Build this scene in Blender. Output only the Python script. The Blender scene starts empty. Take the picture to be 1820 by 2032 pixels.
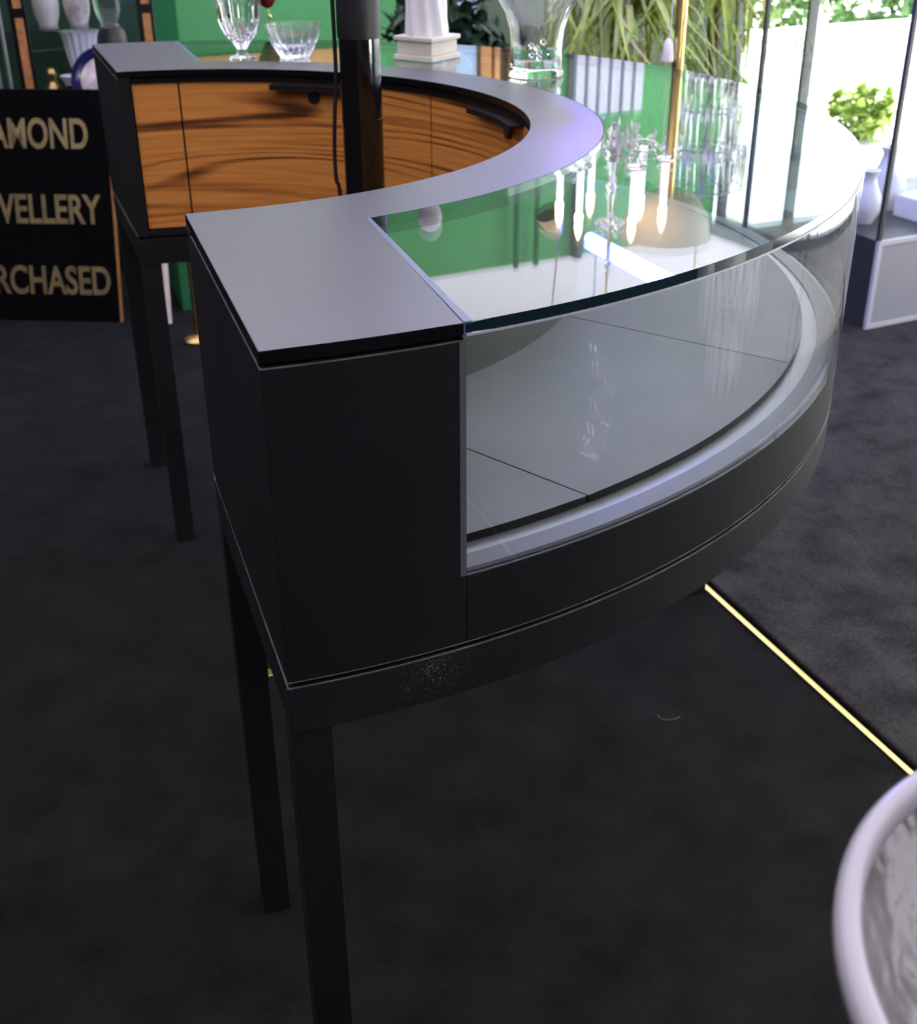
import bpy, bmesh, math, random
from mathutils import Vector, Matrix
random.seed(7)
C = bpy.context.scene.collection
D = math.radians
SC = bpy.context.scene

# ------------------------------------------------------------------ materials
def newmat(name):
    m = bpy.data.materials.new(name); m.use_nodes = True
    return m, m.node_tree.nodes, m.node_tree.links, m.node_tree.nodes['Principled BSDF']

def pbr(name, col, rough=.5, metal=0., spec=.5, bump=0., bscale=60., var=0., vscale=8., emit=None, estr=0., sheen=0., ior=None):
    m, n, l, b = newmat(name)
    b.inputs['Base Color'].default_value = (*col, 1)
    b.inputs['Roughness'].default_value = rough
    b.inputs['Metallic'].default_value = metal
    b.inputs['Specular IOR Level'].default_value = spec
    if ior: b.inputs['IOR'].default_value = ior
    if sheen:
        b.inputs['Sheen Weight'].default_value = sheen
        b.inputs['Sheen Roughness'].default_value = .5
    tc = n.new('ShaderNodeTexCoord')
    if var:
        t = n.new('ShaderNodeTexNoise'); t.inputs['Scale'].default_value = vscale; t.inputs['Detail'].default_value = 5
        l.new(tc.outputs['Object'], t.inputs['Vector'])
        r = n.new('ShaderNodeValToRGB')
        r.color_ramp.elements[0].position = .3; r.color_ramp.elements[1].position = .72
        r.color_ramp.elements[0].color = (*[c * (1 - var) for c in col], 1)
        r.color_ramp.elements[1].color = (*[min(1, c * (1 + var)) for c in col], 1)
        l.new(t.outputs['Fac'], r.inputs['Fac']); l.new(r.outputs['Color'], b.inputs['Base Color'])
    if bump:
        t = n.new('ShaderNodeTexNoise'); t.inputs['Scale'].default_value = bscale; t.inputs['Detail'].default_value = 4
        l.new(tc.outputs['Object'], t.inputs['Vector'])
        bp = n.new('ShaderNodeBump'); bp.inputs['Strength'].default_value = bump; bp.inputs['Distance'].default_value = .01
        l.new(t.outputs['Fac'], bp.inputs['Height']); l.new(bp.outputs['Normal'], b.inputs['Normal'])
    if emit:
        b.inputs['Emission Color'].default_value = (*emit, 1); b.inputs['Emission Strength'].default_value = estr
    return m

def pane_mat(name, tint=(.96, .98, .97), r0=.05, rough=0.):
    """thin architectural glass: Schlick reflection over a clear tinted body"""
    m = bpy.data.materials.new(name); m.use_nodes = True
    n, l = m.node_tree.nodes, m.node_tree.links
    n.remove(n['Principled BSDF']); out = n['Material Output']
    lw = n.new('ShaderNodeLayerWeight'); lw.inputs['Blend'].default_value = .5
    p = n.new('ShaderNodeMath'); p.operation = 'POWER'; p.inputs[1].default_value = 5
    l.new(lw.outputs['Facing'], p.inputs[0])
    s = n.new('ShaderNodeMath'); s.operation = 'MULTIPLY_ADD'; s.inputs[1].default_value = 1 - r0; s.inputs[2].default_value = r0
    l.new(p.outputs[0], s.inputs[0])
    t = n.new('ShaderNodeBsdfTransparent'); t.inputs['Color'].default_value = (*tint, 1)
    g = n.new('ShaderNodeBsdfGlossy'); g.inputs['Roughness'].default_value = rough; g.inputs['Color'].default_value = (1, 1, 1, 1)
    mx = n.new('ShaderNodeMixShader')
    l.new(s.outputs[0], mx.inputs['Fac']); l.new(t.outputs[0], mx.inputs[1]); l.new(g.outputs[0], mx.inputs[2])
    l.new(mx.outputs[0], out.inputs['Surface'])
    return m

def crystal_mat(name, col=(1, 1, 1), rough=.0, ior=1.55):
    m, n, l, b = newmat(name)
    b.inputs['Base Color'].default_value = (*col, 1); b.inputs['Roughness'].default_value = rough
    b.inputs['Transmission Weight'].default_value = 1; b.inputs['IOR'].default_value = ior
    return m

def wood_mat(name):
    m, n, l, b = newmat(name)
    uv = n.new('ShaderNodeUVMap'); uv.uv_map = 'UVMap'
    mp = n.new('ShaderNodeMapping'); mp.inputs['Scale'].default_value = (.5, 5.5, 1)
    l.new(uv.outputs['UV'], mp.inputs['Vector'])
    # large slow noise whose contour lines make the cathedral figure
    big = n.new('ShaderNodeTexNoise'); big.inputs['Scale'].default_value = 1.9; big.inputs['Detail'].default_value = 1.5
    big.inputs['Roughness'].default_value = .35; big.inputs['Distortion'].default_value = .35
    l.new(mp.outputs['Vector'], big.inputs['Vector'])
    mul = n.new('ShaderNodeMath'); mul.operation = 'MULTIPLY'; mul.inputs[1].default_value = 12.
    l.new(big.outputs['Fac'], mul.inputs[0])
    fr = n.new('ShaderNodeMath'); fr.operation = 'SINE'
    m2 = n.new('ShaderNodeMath'); m2.operation = 'MULTIPLY'; m2.inputs[1].default_value = 6.283
    l.new(mul.outputs[0], m2.inputs[0]); l.new(m2.outputs[0], fr.inputs[0])
    rmp = n.new('ShaderNodeMapRange'); rmp.inputs[1].default_value = .1; rmp.inputs[2].default_value = 1.
    l.new(fr.outputs[0], rmp.inputs[0])
    # mask so streaks come and go
    mp3 = n.new('ShaderNodeMapping'); mp3.inputs['Scale'].default_value = (1.0, 9, 1); mp3.inputs['Location'].default_value = (4, 2, 0)
    l.new(uv.outputs['UV'], mp3.inputs['Vector'])
    msk = n.new('ShaderNodeTexNoise'); msk.inputs['Scale'].default_value = 2.2; msk.inputs['Detail'].default_value = 2
    l.new(mp3.outputs['Vector'], msk.inputs['Vector'])
    mr2 = n.new('ShaderNodeMapRange'); mr2.inputs[1].default_value = .33; mr2.inputs[2].default_value = .75
    l.new(msk.outputs['Fac'], mr2.inputs[0])
    pr = n.new('ShaderNodeMath'); pr.operation = 'MULTIPLY'
    l.new(rmp.outputs[0], pr.inputs[0]); l.new(mr2.outputs[0], pr.inputs[1])
    # fine fibres
    mp2 = n.new('ShaderNodeMapping'); mp2.inputs['Scale'].default_value = (7, 190, 1)
    l.new(uv.outputs['UV'], mp2.inputs['Vector'])
    fin = n.new('ShaderNodeTexNoise'); fin.inputs['Scale'].default_value = 1.; fin.inputs['Detail'].default_value = 3
    l.new(mp2.outputs['Vector'], fin.inputs['Vector'])
    ma = n.new('ShaderNodeMath'); ma.operation = 'MULTIPLY_ADD'; ma.inputs[1].default_value = .8; ma.inputs[2].default_value = -.24
    l.new(fin.outputs['Fac'], ma.inputs[0])
    ad = n.new('ShaderNodeMath'); ad.operation = 'ADD'; ad.use_clamp = True
    l.new(pr.outputs[0], ad.inputs[0]); l.new(ma.outputs[0], ad.inputs[1])
    r = n.new('ShaderNodeValToRGB')
    e = r.color_ramp.elements
    e[0].position = .0; e[0].color = (.80, .34, .072, 1)
    e[1].position = .95; e[1].color = (.10, .032, .008, 1)
    k = e.new(.38); k.color = (.60, .22, .04, 1)
    l.new(ad.outputs[0], r.inputs['Fac']); l.new(r.outputs['Color'], b.inputs['Base Color'])
    b.inputs['Roughness'].default_value = .42
    return m

def carpet_mat(name, col, pile, dent=None):
    m, n, l, b = newmat(name)
    geo = n.new('ShaderNodeNewGeometry')
    a = n.new('ShaderNodeTexNoise'); a.inputs['Scale'].default_value = 9; a.inputs['Detail'].default_value = 6; a.inputs['Roughness'].default_value = .65
    l.new(geo.outputs['Position'], a.inputs['Vector'])
    f = n.new('ShaderNodeTexNoise'); f.inputs['Scale'].default_value = pile; f.inputs['Detail'].default_value = 6; f.inputs['Roughness'].default_value = .75
    l.new(geo.outputs['Position'], f.inputs['Vector'])
    mm = n.new('ShaderNodeMath'); mm.operation = 'MULTIPLY'
    l.new(a.outputs['Fac'], mm.inputs[0]); l.new(f.outputs['Fac'], mm.inputs[1])
    r = n.new('ShaderNodeValToRGB')
    r.color_ramp.elements[0].position = .13; r.color_ramp.elements[1].position = .42
    r.color_ramp.elements[0].color = (*[c * .3 for c in col], 1); r.color_ramp.elements[1].color = (*[c * 2.1 for c in col], 1)
    l.new(mm.outputs[0], r.inputs['Fac']); l.new(r.outputs['Color'], b.inputs['Base Color'])
    b.inputs['Roughness'].default_value = 1; b.inputs['Specular IOR Level'].default_value = .08
    b.inputs['Sheen Weight'].default_value = .02; b.inputs['Sheen Roughness'].default_value = .6
    h = mm.outputs[0]
    if dent:
        d = n.new('ShaderNodeVectorMath'); d.operation = 'DISTANCE'; d.inputs[1].default_value = dent
        l.new(geo.outputs['Position'], d.inputs[0])
        q = n.new('ShaderNodeMapRange'); q.inputs[1].default_value = .030; q.inputs[2].default_value = .040; q.inputs[3].default_value = -.6; q.inputs[4].default_value = 0
        l.new(d.outputs['Value'], q.inputs[0])
        ad = n.new('ShaderNodeMath'); l.new(h, ad.inputs[0]); l.new(q.outputs[0], ad.inputs[1]); h = ad.outputs[0]
    bp = n.new('ShaderNodeBump'); bp.inputs['Strength'].default_value = .7; bp.inputs['Distance'].default_value = .005
    l.new(h, bp.inputs['Height']); l.new(bp.outputs['Normal'], b.inputs['Normal'])
    return m

def scuffed_black(name):
    """satin black paint with a chipped patch near the corner"""
    m, n, l, b = newmat(name)
    geo = n.new('ShaderNodeNewGeometry')
    d = n.new('ShaderNodeVectorMath'); d.operation = 'DISTANCE'; d.inputs[1].default_value = (-.035, -.955, .642)
    l.new(geo.outputs['Position'], d.inputs[0])
    q = n.new('ShaderNodeMapRange'); q.inputs[1].default_value = .0; q.inputs[2].default_value = .11; q.inputs[3].default_value = .26; q.inputs[4].default_value = 0
    l.new(d.outputs['Value'], q.inputs[0])
    t = n.new('ShaderNodeTexNoise'); t.inputs['Scale'].default_value = 620; t.inputs['Detail'].default_value = 2
    l.new(geo.outputs['Position'], t.inputs['Vector'])
    ad = n.new('ShaderNodeMath'); l.new(t.outputs['Fac'], ad.inputs[0]); l.new(q.outputs[0], ad.inputs[1])
    r = n.new('ShaderNodeValToRGB'); r.color_ramp.elements[0].position = .83; r.color_ramp.elements[1].position = .88
    r.color_ramp.elements[0].color = (.011, .011, .012, 1); r.color_ramp.elements[1].color = (.20, .19, .17, 1)
    l.new(ad.outputs[0], r.inputs['Fac']); l.new(r.outputs['Color'], b.inputs['Base Color'])
    b.inputs['Roughness'].default_value = .5; b.inputs['Specular IOR Level'].default_value = .35
    return m

def canvas_mat(name, col):
    m = bpy.data.materials.new(name); m.use_nodes = True
    n, l = m.node_tree.nodes, m.node_tree.links
    n.remove(n['Principled BSDF']); out = n['Material Output']
    t = n.new('ShaderNodeBsdfTranslucent'); t.inputs['Color'].default_value = (*col, 1)
    d = n.new('ShaderNodeBsdfDiffuse'); d.inputs['Color'].default_value = (.8, .8, .82, 1)
    mx = n.new('ShaderNodeMixShader'); mx.inputs['Fac'].default_value = .5
    l.new(t.outputs[0], mx.inputs[1]); l.new(d.outputs[0], mx.inputs[2]); l.new(mx.outputs[0], out.inputs['Surface'])
    return m

def opal_mat(name):
    m = bpy.data.materials.new(name); m.use_nodes = True
    n, l = m.node_tree.nodes, m.node_tree.links
    n.remove(n['Principled BSDF']); out = n['Material Output']
    t = n.new('ShaderNodeBsdfTranslucent'); t.inputs['Color'].default_value = (.92, .93, .92, 1)
    d = n.new('ShaderNodeBsdfDiffuse'); d.inputs['Color'].default_value = (.92, .93, .92, 1)
    g = n.new('ShaderNodeBsdfGlossy'); g.inputs['Roughness'].default_value = .08
    a = n.new('ShaderNodeMixShader'); a.inputs['Fac'].default_value = .45
    b = n.new('ShaderNodeMixShader'); b.inputs['Fac'].default_value = .15
    l.new(t.outputs[0], a.inputs[1]); l.new(d.outputs[0], a.inputs[2]); l.new(a.outputs[0], b.inputs[1]); l.new(g.outputs[0], b.inputs[2])
    l.new(b.outputs[0], out.inputs['Surface'])
    return m

M = {}
M['laminate'] = pbr('matte black laminate', (.032, .032, .034), .40, spec=1., ior=1.9, bump=.02, bscale=500, var=.15, vscale=14)
M['black'] = pbr('satin black paint', (.0135, .0135, .014), .6, spec=.16, bump=.015, bscale=300, var=.2, vscale=6)
M['scuffed'] = scuffed_black('chipped black paint')
M['dark'] = pbr('dark recess and shadowed edge', (.004, .004, .004), .7, spec=.2)
M['wood'] = wood_mat('figured teak veneer')
M['lidglass'] = pane_mat('thick lid glass', (.90, .965, .95), .05)
M['glass'] = pane_mat('clear glass', (.97, .985, .98), .045)
M['winglass'] = pane_mat('window glass', (.97, .985, .98), .04)
M['deck'] = pbr('grey display board', (.215, .215, .212), .6, spec=.3, bump=.02, bscale=400, var=.06, vscale=10)
M['ledge'] = pbr('pale grey ledge', (.20, .20, .205), .4, spec=.5)
M['channel'] = pbr('brushed aluminium', (.46, .45, .44), .35, metal=.8)
M['backpanel'] = pbr('dark grey felt', (.085, .085, .078), .85, spec=.2, bump=.05, bscale=500)
M['carpet_dark'] = carpet_mat('black carpet', (.0078, .0074, .0070), 230, (.135, -.569, 0))
M['carpet_long'] = carpet_mat('long pile black carpet', (.029, .0265, .0245), 150)
M['gold'] = pbr('brass strip', (.95, .78, .28), .28, metal=1.)
M['brass'] = pbr('aged brass', (.72, .52, .2), .3, metal=1., var=.2, vscale=20)
M['goldletter'] = pbr('gold lettering', (.66, .52, .25), .42, metal=1., var=.25, vscale=25)
M['gloss_black'] = pbr('gloss black wrap', (.006, .006, .006), .12, spec=.6, bump=.05, bscale=25)
M['matte_black'] = pbr('matte black sleeve', (.016, .016, .017), .5, spec=.4, bump=.5, bscale=14)
M['signblack'] = pbr('gloss black board', (.004, .004, .004), .06, spec=.3)
M['cable'] = pbr('black cable', (.012, .012, .014), .45)
M['green'] = pbr('green painted wall', (.10, .37, .13), .7, spec=.2, var=.05, vscale=2, bump=.03, bscale=40)
M['greendark'] = pbr('bottle green and shaded wall', (.02, .16, .05), .7, spec=.2)
M['paleblue'] = pbr('pale blue panel', (.50, .70, .93), .5, var=.04, vscale=2)
M['white'] = pbr('white paint', (.8, .8, .8), .5)
M['cream'] = pbr('cream stone', (.72, .68, .56), .6, var=.08, vscale=18)
M['plaster'] = pbr('white plaster', (.85, .85, .84), .55, bump=.04, bscale=50)
M['orange_wood'] = pbr('orange pine post', (.62, .30, .10), .5, var=.2, vscale=9)
M['slat'] = pbr('pale lavender slats', (.66, .67, .78), .5)
M['slatgap'] = pbr('grey slat gap', (.22, .24, .26), .6)
M['greywall'] = pbr('charcoal wall', (.03, .03, .032), .8, spec=.2)
M['graywall'] = pbr('mid grey lintel', (.30, .30, .32), .7)
M['frame'] = pbr('dark grey aluminium', (.06, .065, .07), .4, metal=.4)
M['canvas'] = canvas_mat('white canvas roof', (.20, .19, .235))
M['glassedge'] = pbr('dark green glass edge', (.006, .02, .024), .08, spec=.7)
M['lacquer'] = pbr('black lacquer', (.008, .007, .007), .2, spec=.5)
M['bamboo'] = pbr('orange brown inlay', (.42, .18, .05), .45, var=.35, vscale=60)
M['cabback'] = pbr('dark green cabinet lining', (.008, .045, .018), .7)
M['cabpanel'] = pbr('pale grey cabinet panel', (.30, .30, .33), .45)
M['gloss_edge'] = pbr('black laminate edge', (.005, .005, .006), .3, spec=.2)
M['bluestrip'] = pbr('blue grey edge strip', (.16, .20, .27), .3)
M['glint'] = pbr('pale highlight strip', (.13, .125, .12), .4, var=.5, vscale=30)  # pale colour for the painted edge highlights
M['graphite'] = pbr('grey edge strip', (.11, .11, .115), .4)
M['cabedge'] = pbr('light grey edging', (.50, .50, .53), .4)
M['porcelain'] = pbr('white porcelain', (.82, .82, .86), .15, spec=.6)
M['cobalt'] = pbr('cobalt glaze', (.012, .010, .06), .12, spec=.6)
M['floral'] = pbr('painted porcelain centre', (.62, .55, .48), .2, var=.5, vscale=22)
M['redlacquer'] = pbr('dark red lacquer', (.16, .015, .012), .3)
M['palewood'] = pbr('pale bare wood', (.70, .60, .45), .6, var=.12, vscale=20)
M['crystal'] = crystal_mat('cut crystal')
M['frost'] = crystal_mat('ribbed crystal', (.97, .98, 1), .12, 1.5)
M['silvered'] = pbr('rippled silvered glass', (.50, .50, .48), .16, metal=.9, bump=1., bscale=13)
M['rimwhite'] = pbr('glossy white rim', (.42, .41, .42), .18, spec=.6)
M['candle'] = pbr('candle sleeve with added glow', (.85, .85, .9), .4, emit=(.82, .8, 1.), estr=2.4)  # sleeve is no lamp; glow added so it reads bright
M['strand'] = opal_mat('opal crystal strand')
M['coolbulb'] = pbr('cool lit bulb', (1, 1, 1), .3, emit=(.95, 1., .97), estr=480)
M['bulb'] = pbr('warm lit bulb', (1, .8, .5), .3, emit=(1., .62, .25), estr=45)
M['tube'] = pbr('blue lit tube', (.5, .5, 1), .3, emit=(.03, .04, 1.), estr=330)
M['leaf'] = pbr('fresh green leaf', (.38, .48, .08), .45, var=.4, vscale=9)
M['leafpale'] = pbr('dry straw leaf', (.50, .36, .13), .55, var=.2, vscale=9)
M['leaf_and_shade'] = pbr('dark green leaf and shade sheet', (.018, .05, .02), .4, var=.5, vscale=9)
M['leafyellow'] = pbr('yellow green leaf', (.30, .42, .08), .5, var=.4, vscale=6)
M['leafmid'] = pbr('mid green leaf', (.10, .22, .06), .5, var=.4, vscale=5)
M['bark'] = pbr('brown bark', (.12, .075, .04), .8, bump=.4, bscale=30)
M['pot'] = pbr('charcoal pot', (.05, .05, .05), .6)
M['paving'] = pbr('pale paving', (.72, .71, .69), .8, var=.05, vscale=2)
M['hair'] = pbr('brown fibre', (.16, .09, .06), .5)
M['steel'] = pbr('dark steel lock', (.05, .05, .052), .35, metal=.7)

# ------------------------------------------------------------------ helpers
def link(name, me, mat, parent=None, loc=None):
    o = bpy.data.objects.new(name, me); C.objects.link(o)
    if mat is not None:
        for m in (mat if isinstance(mat, (list, tuple)) else [mat]): me.materials.append(m)
    if parent is not None: o.parent = parent
    if loc is not None: o.location = loc
    return o

def obj(name, bm, mat, parent=None, smooth=None, loc=None):
    bmesh.ops.recalc_face_normals(bm, faces=bm.faces)
    me = bpy.data.meshes.new(name); bm.to_mesh(me); bm.free()
    if smooth is not None:
        me.shade_smooth()
        me.set_sharp_from_angle(angle=D(smooth))
    return link(name, me, mat, parent, loc)

def tag(o, label=None, cat=None, group=None, kind=None):
    if label: o['label'] = label
    if cat: o['category'] = cat
    if group: o['group'] = group
    if kind: o['kind'] = kind
    return o

def thing(name, label, cat, loc=(0, 0, 0), rz=0, group=None):
    o = bpy.data.objects.new(name, None); C.objects.link(o)
    o.empty_display_size = .1
    o.location = loc; o.rotation_euler = (0, 0, rz)
    return tag(o, label, cat, group)

def dup(o, parent, loc=None, rot=None):
    c = o.copy(); C.objects.link(c); c.parent = parent
    if loc is not None: c.location = loc
    if rot is not None: c.rotation_euler = rot
    return c

def box(bm, x0, x1, y0, y1, z0, z1, mi=0, mat=None):
    vs = [bm.verts.new((x, y, z)) for z in (z0, z1) for y in (y0, y1) for x in (x0, x1)]
    if mat is not None:
        for v in vs: v.co = mat @ v.co
    for f in ((0, 2, 3, 1), (4, 5, 7, 6), (0, 1, 5, 4), (2, 6, 7, 3), (0, 4, 6, 2), (1, 3, 7, 5)):
        fc = bm.faces.new([vs[i] for i in f]); fc.material_index = mi
    return vs

def boxes(*bs, bevel=0.):
    bm = bmesh.new()
    for b in bs: box(bm, *b)
    if bevel: bmesh.ops.bevel(bm, geom=list(bm.edges), offset=bevel, segments=2, affect='EDGES', profile=.5)
    return bm

def prism(bm, pts, z0, z1, bevel=0., vertical=True):
    lo = [bm.verts.new((p[0], p[1], z0)) for p in pts]; hi = [bm.verts.new((p[0], p[1], z1)) for p in pts]
    n = len(pts)
    bm.faces.new(lo[::-1]); bm.faces.new(hi)
    for i in range(n): bm.faces.new((lo[i], lo[(i + 1) % n], hi[(i + 1) % n], hi[i]))
    if bevel:
        es = [e for e in bm.edges if all(v in hi for v in e.verts) or all(v in lo for v in e.verts)]
        if vertical:
            for i in range(n):
                a = Vector(pts[i]) - Vector(pts[i - 1]); b = Vector(pts[(i + 1) % n]) - Vector(pts[i])
                if a.length and b.length and abs(a.angle(b)) > .5:
                    e = bm.edges.get((lo[i], hi[i]))
                    if e: es.append(e)
        bmesh.ops.bevel(bm, geom=es, offset=bevel, segments=2, affect='EDGES', profile=.5)
    return bm

def pol(r, a): return (r * math.cos(a), r * math.sin(a))

def arcpts(r, a0, a1, step=D(1.5)):
    n = max(2, int(abs(a1 - a0) / step) + 1)
    return [pol(r, a0 + (a1 - a0) * i / n) for i in range(n + 1)]

def sector(r0, r1, a0, a1, b0=None, b1=None):
    """plan outline between radii; outer arc a0..a1, inner arc b0..b1 (angles may differ at the ends)"""
    b0 = a0 if b0 is None else b0; b1 = a1 if b1 is None else b1
    return arcpts(r1, a0, a1) + arcpts(r0, b1, b0)

def lathe(bm, prof, seg=32, caps=True, flute=0., nfl=0, mi=0):
    rings = []
    for r, z in prof:
        ring = []
        for i in range(seg):
            a = 2 * math.pi * i / seg
            rr = r * (1 + flute * math.cos(nfl * a)) if nfl else r
            ring.append(bm.verts.new((rr * math.cos(a), rr * math.sin(a), z)))
        rings.append(ring)
    for k in range(len(rings) - 1):
        for i in range(seg):
            f = bm.faces.new((rings[k][i], rings[k][(i + 1) % seg], rings[k + 1][(i + 1) % seg], rings[k + 1][i])); f.material_index = mi
    if caps:
        f = bm.faces.new(rings[0][::-1]); f.material_index = mi
        f = bm.faces.new(rings[-1]); f.material_index = mi
    return bm

def tube(bm, pts, r, seg=10, r1=None):
    pts = [Vector(p) for p in pts]; n = len(pts); rings = []
    up = None
    for i, p in enumerate(pts):
        t = (pts[min(i + 1, n - 1)] - pts[max(i - 1, 0)]).normalized()
        if up is None:
            up = Vector((0, 0, 1)) if abs(t.z) < .9 else Vector((1, 0, 0))
        s = t.cross(up).normalized(); u = s.cross(t).normalized(); up = u
        rr = r if r1 is None else r + (r1 - r) * i / (n - 1)
        rings.append([bm.verts.new(p + rr * (math.cos(2 * math.pi * k / seg) * s + math.sin(2 * math.pi * k / seg) * u)) for k in range(seg)])
    for a, b in zip(rings, rings[1:]):
        for k in range(seg): bm.faces.new((a[k], a[(k + 1) % seg], b[(k + 1) % seg], b[k]))
    bm.faces.new(rings[0][::-1]); bm.faces.new(rings[-1])
    return bm

def smoothpath(ctrl, n=8):
    P = [Vector(c) for c in ctrl]; P = [P[0]] + P + [P[-1]]; out = []
    for i in range(1, len(P) - 2):
        for k in range(n):
            t = k / n; a, b, c, d = P[i - 1], P[i], P[i + 1], P[i + 2]
            out.append(.5 * ((2 * b) + (c - a) * t + (2 * a - 5 * b + 4 * c - d) * t * t + (3 * b - a - 3 * c + d) * t ** 3))
    out.append(P[-2]); return out

# ------------------------------------------------------------------ the room
H = .95
XP1, XP2, XP3 = 2.506, 2.621, 2.87
CEIL = 2.38
X0, X1, Y0, Y1 = -2.6, 3.75, -3.6, 3.4
def struct(name, bm, m, parent=None, **k):
    o = obj(name, bm, m, parent, **k)
    o['kind'] = 'structure'
    return o

# carpets either side of the brass joint strip
A = Vector((.892, -.739)); B = Vector((.946, -.185)); dr = (B - A).normalized()
def on_strip(y): t = (y - A.y) / dr.y; return A.x + dr.x * t
bm = bmesh.new(); prism(bm, [(X0, Y0), (X1, Y0), (X1, Y1), (X0, Y1)], -.06, 0)
struct('floor', bm, M['carpet_dark'])
bm = bmesh.new(); prism(bm, [(on_strip(Y0) + .012, Y0), (X1, Y0), (X1, Y1), (on_strip(Y1) + .012, Y1)], .0, .012, .005)
struct('floor', bm, M['carpet_long'])
nrm = Vector((dr.y, -dr.x))
bm = bmesh.new()
prism(bm, [(on_strip(Y0) - .006, Y0), (on_strip(Y0) + .006, Y0), (on_strip(Y1) + .006, Y1), (on_strip(Y1) - .006, Y1)], 0, .004, .001)
struct('trim_1', bm, M['gold'])
bm = bmesh.new(); prism(bm, [(.072, -.034), (.93, -.150), (.933, -.128), (.075, -.012)], 0, .004, .001)
struct('trim_2', bm, M['gold'])

bm = bmesh.new(); v = [bm.verts.new(p) for p in ((X0 - .1, Y0 - .1, CEIL), (X1 + .1, Y0 - .1, CEIL), (X1 + .1, Y1 + .1, CEIL), (X0 - .1, Y1 + .1, CEIL))]; bm.faces.new(v)
struct('ceiling', bm, M['canvas'])
struct('wall_left', boxes((X0 - .1, X0, Y0 - .1, Y1 + .1, 0, CEIL)), M['greywall'])
struct('wall_front', boxes((X0, X1, Y0 - .1, Y0, 0, CEIL)), M['greywall'])
struct('wall_back', boxes((.60, X1, Y1, Y1 + .1, 0, CEIL)), M['green'])
struct('wall_back', boxes((X0, .60, Y1, Y1 + .1, 0, CEIL)), M['greywall'])  # unseen stretch, coloured charcoal to cut the green bounce light
# right side: low front section of wall, then glazing
struct('wall_right', boxes((X1, X1 + .1, Y0 - .1, -1.6, 0, CEIL), (X1, X1 + .1, -1.6, Y1 + .1, 2.32, CEIL)), M['graywall'])
# pieces of the back wall, left to right
struct('trim_3', boxes((.60, .895, Y1 - .20, Y1, 0, CEIL)), M['greendark'])  # wall green darkened to stand for the corner's shaded face
struct('door_1', boxes((2.07, 2.285, Y1 - .05, Y1, 0, 1.62)), M['paleblue'])
for k, (a, b) in enumerate(((2.295, 2.35), (2.365, 2.395), (2.455, 2.49))):
    struct('trim_%d' % (4 + k), boxes((a, b, Y1 - .07, Y1, 0, 1.62), bevel=.004), M['orange_wood'])
struct('trim_7', boxes((2.395, 2.455, Y1 - .03, Y1, 0, 1.62)), M['bark'])
struct('trim_8', boxes((XP3 - .018, XP3 + .018, Y1 - .06, Y1, 1.69, CEIL)), M['frame'])
struct('trim_9', boxes((2.80, 3.22, Y1 - .02, Y1, 0, 1.68)), M['slatgap'])
bm = bmesh.new()
for k in range(6):
    x = 2.82 + k * .068
    box(bm, x, x + .046, Y1 - .05, Y1 - .02, .9, 1.68)
struct('trim_10', bm, M['slat'])
struct('trim_13', boxes((.98, 1.78, Y1 - .03, Y1, 1.30, 1.56), bevel=.004), M['orange_wood'])
struct('trim_11', boxes((2.30, 3.72, Y1 - .09, Y1 - .07, 0, 1.28)), M['leaf_and_shade'])  # dark sheet put in for the shade behind the palms
bm = bmesh.new()
for x in (XP1, XP2): tube(bm, [(x, Y1 - .05, 1.64), (x, Y1 - .05, CEIL)], .014, 10)
struct('trim_12', bm, M['greendark'])

# window wall on the right
win = struct('window_1', boxes((X1 + .02, X1 + .08, -1.6, Y1, 0, .05), (X1 + .02, X1 + .08, -1.6, Y1, 2.28, 2.32)), M['frame'])
for y in (3.38, 2.86, 1.3, -.2, -1.57):
    struct('mullion', boxes((X1 + .01, X1 + .07, y - .010, y + .010,   .05, 2.28), bevel=.003), M['frame'], win)
struct('pane', boxes((X1 + .04, X1 + .05, -1.6, Y1,   .05, 2.28)), M['winglass'], win)

# tent pole inside the ring (black), with its cable
PX, PY = .318, .002
pole = thing('tent_pole', 'black upright pole standing inside the curved counter', 'pole', (PX, PY, 0))
bm = bmesh.new(); lathe(bm, [(.0305, 0), (.0305, 1.05)], 40); obj('lower_sleeve', bm, M['gloss_black'], pole, 40)
bm = bmesh.new()
lathe(bm, [(.0318, 1.044), (.0322, 1.052), (.032, 1.10), (.032, 1.20), (.032, 1.5), (.032, CEIL)], 40); obj('upper_sleeve', bm, M['matte_black'], pole, 40)
bm = bmesh.new(); lathe(bm, [(.0312, .925), (.0312, .931)], 40); obj('tape_seam', bm, M['gloss_black'], pole, 40)
lx, ly = -.922, .387
def off(o, z, b=0): return (PX + lx * o - ly * b * -1, PY + ly * o, z)
bm = bmesh.new()
tube(bm, smoothpath([off(.038, 1.34), off(.037, 1.15), off(.0365, 1.0), off(.041, .94), off(.0445, .88), off(.044, .84), off(.039, .80), off(.040, .55), off(.046, .2), off(.05, .006)], 10), .0032, 8)
tag(obj('power_cable', bm, M['cable'], smooth=60), 'thin black cable hanging down the left side of the black pole', 'cable')

# ------------------------------------------------------------------ the curved display counter
Ri, Rg, Ro, Rb = .5272, .6262, .952, .9545
nO, nI, fO, fI = D(-99.9), D(-100.9), D(82.9), D(82.3)
gnO, gnI, gfO, gfI = D(-90.1), D(-84.9), D(72.9), D(68.0)
ZG, ZA, ZGB = .655, .602, .727
counter = thing('display_counter', 'black half-round jewellery counter with curved glass case and wooden doors', 'counter')
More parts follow.
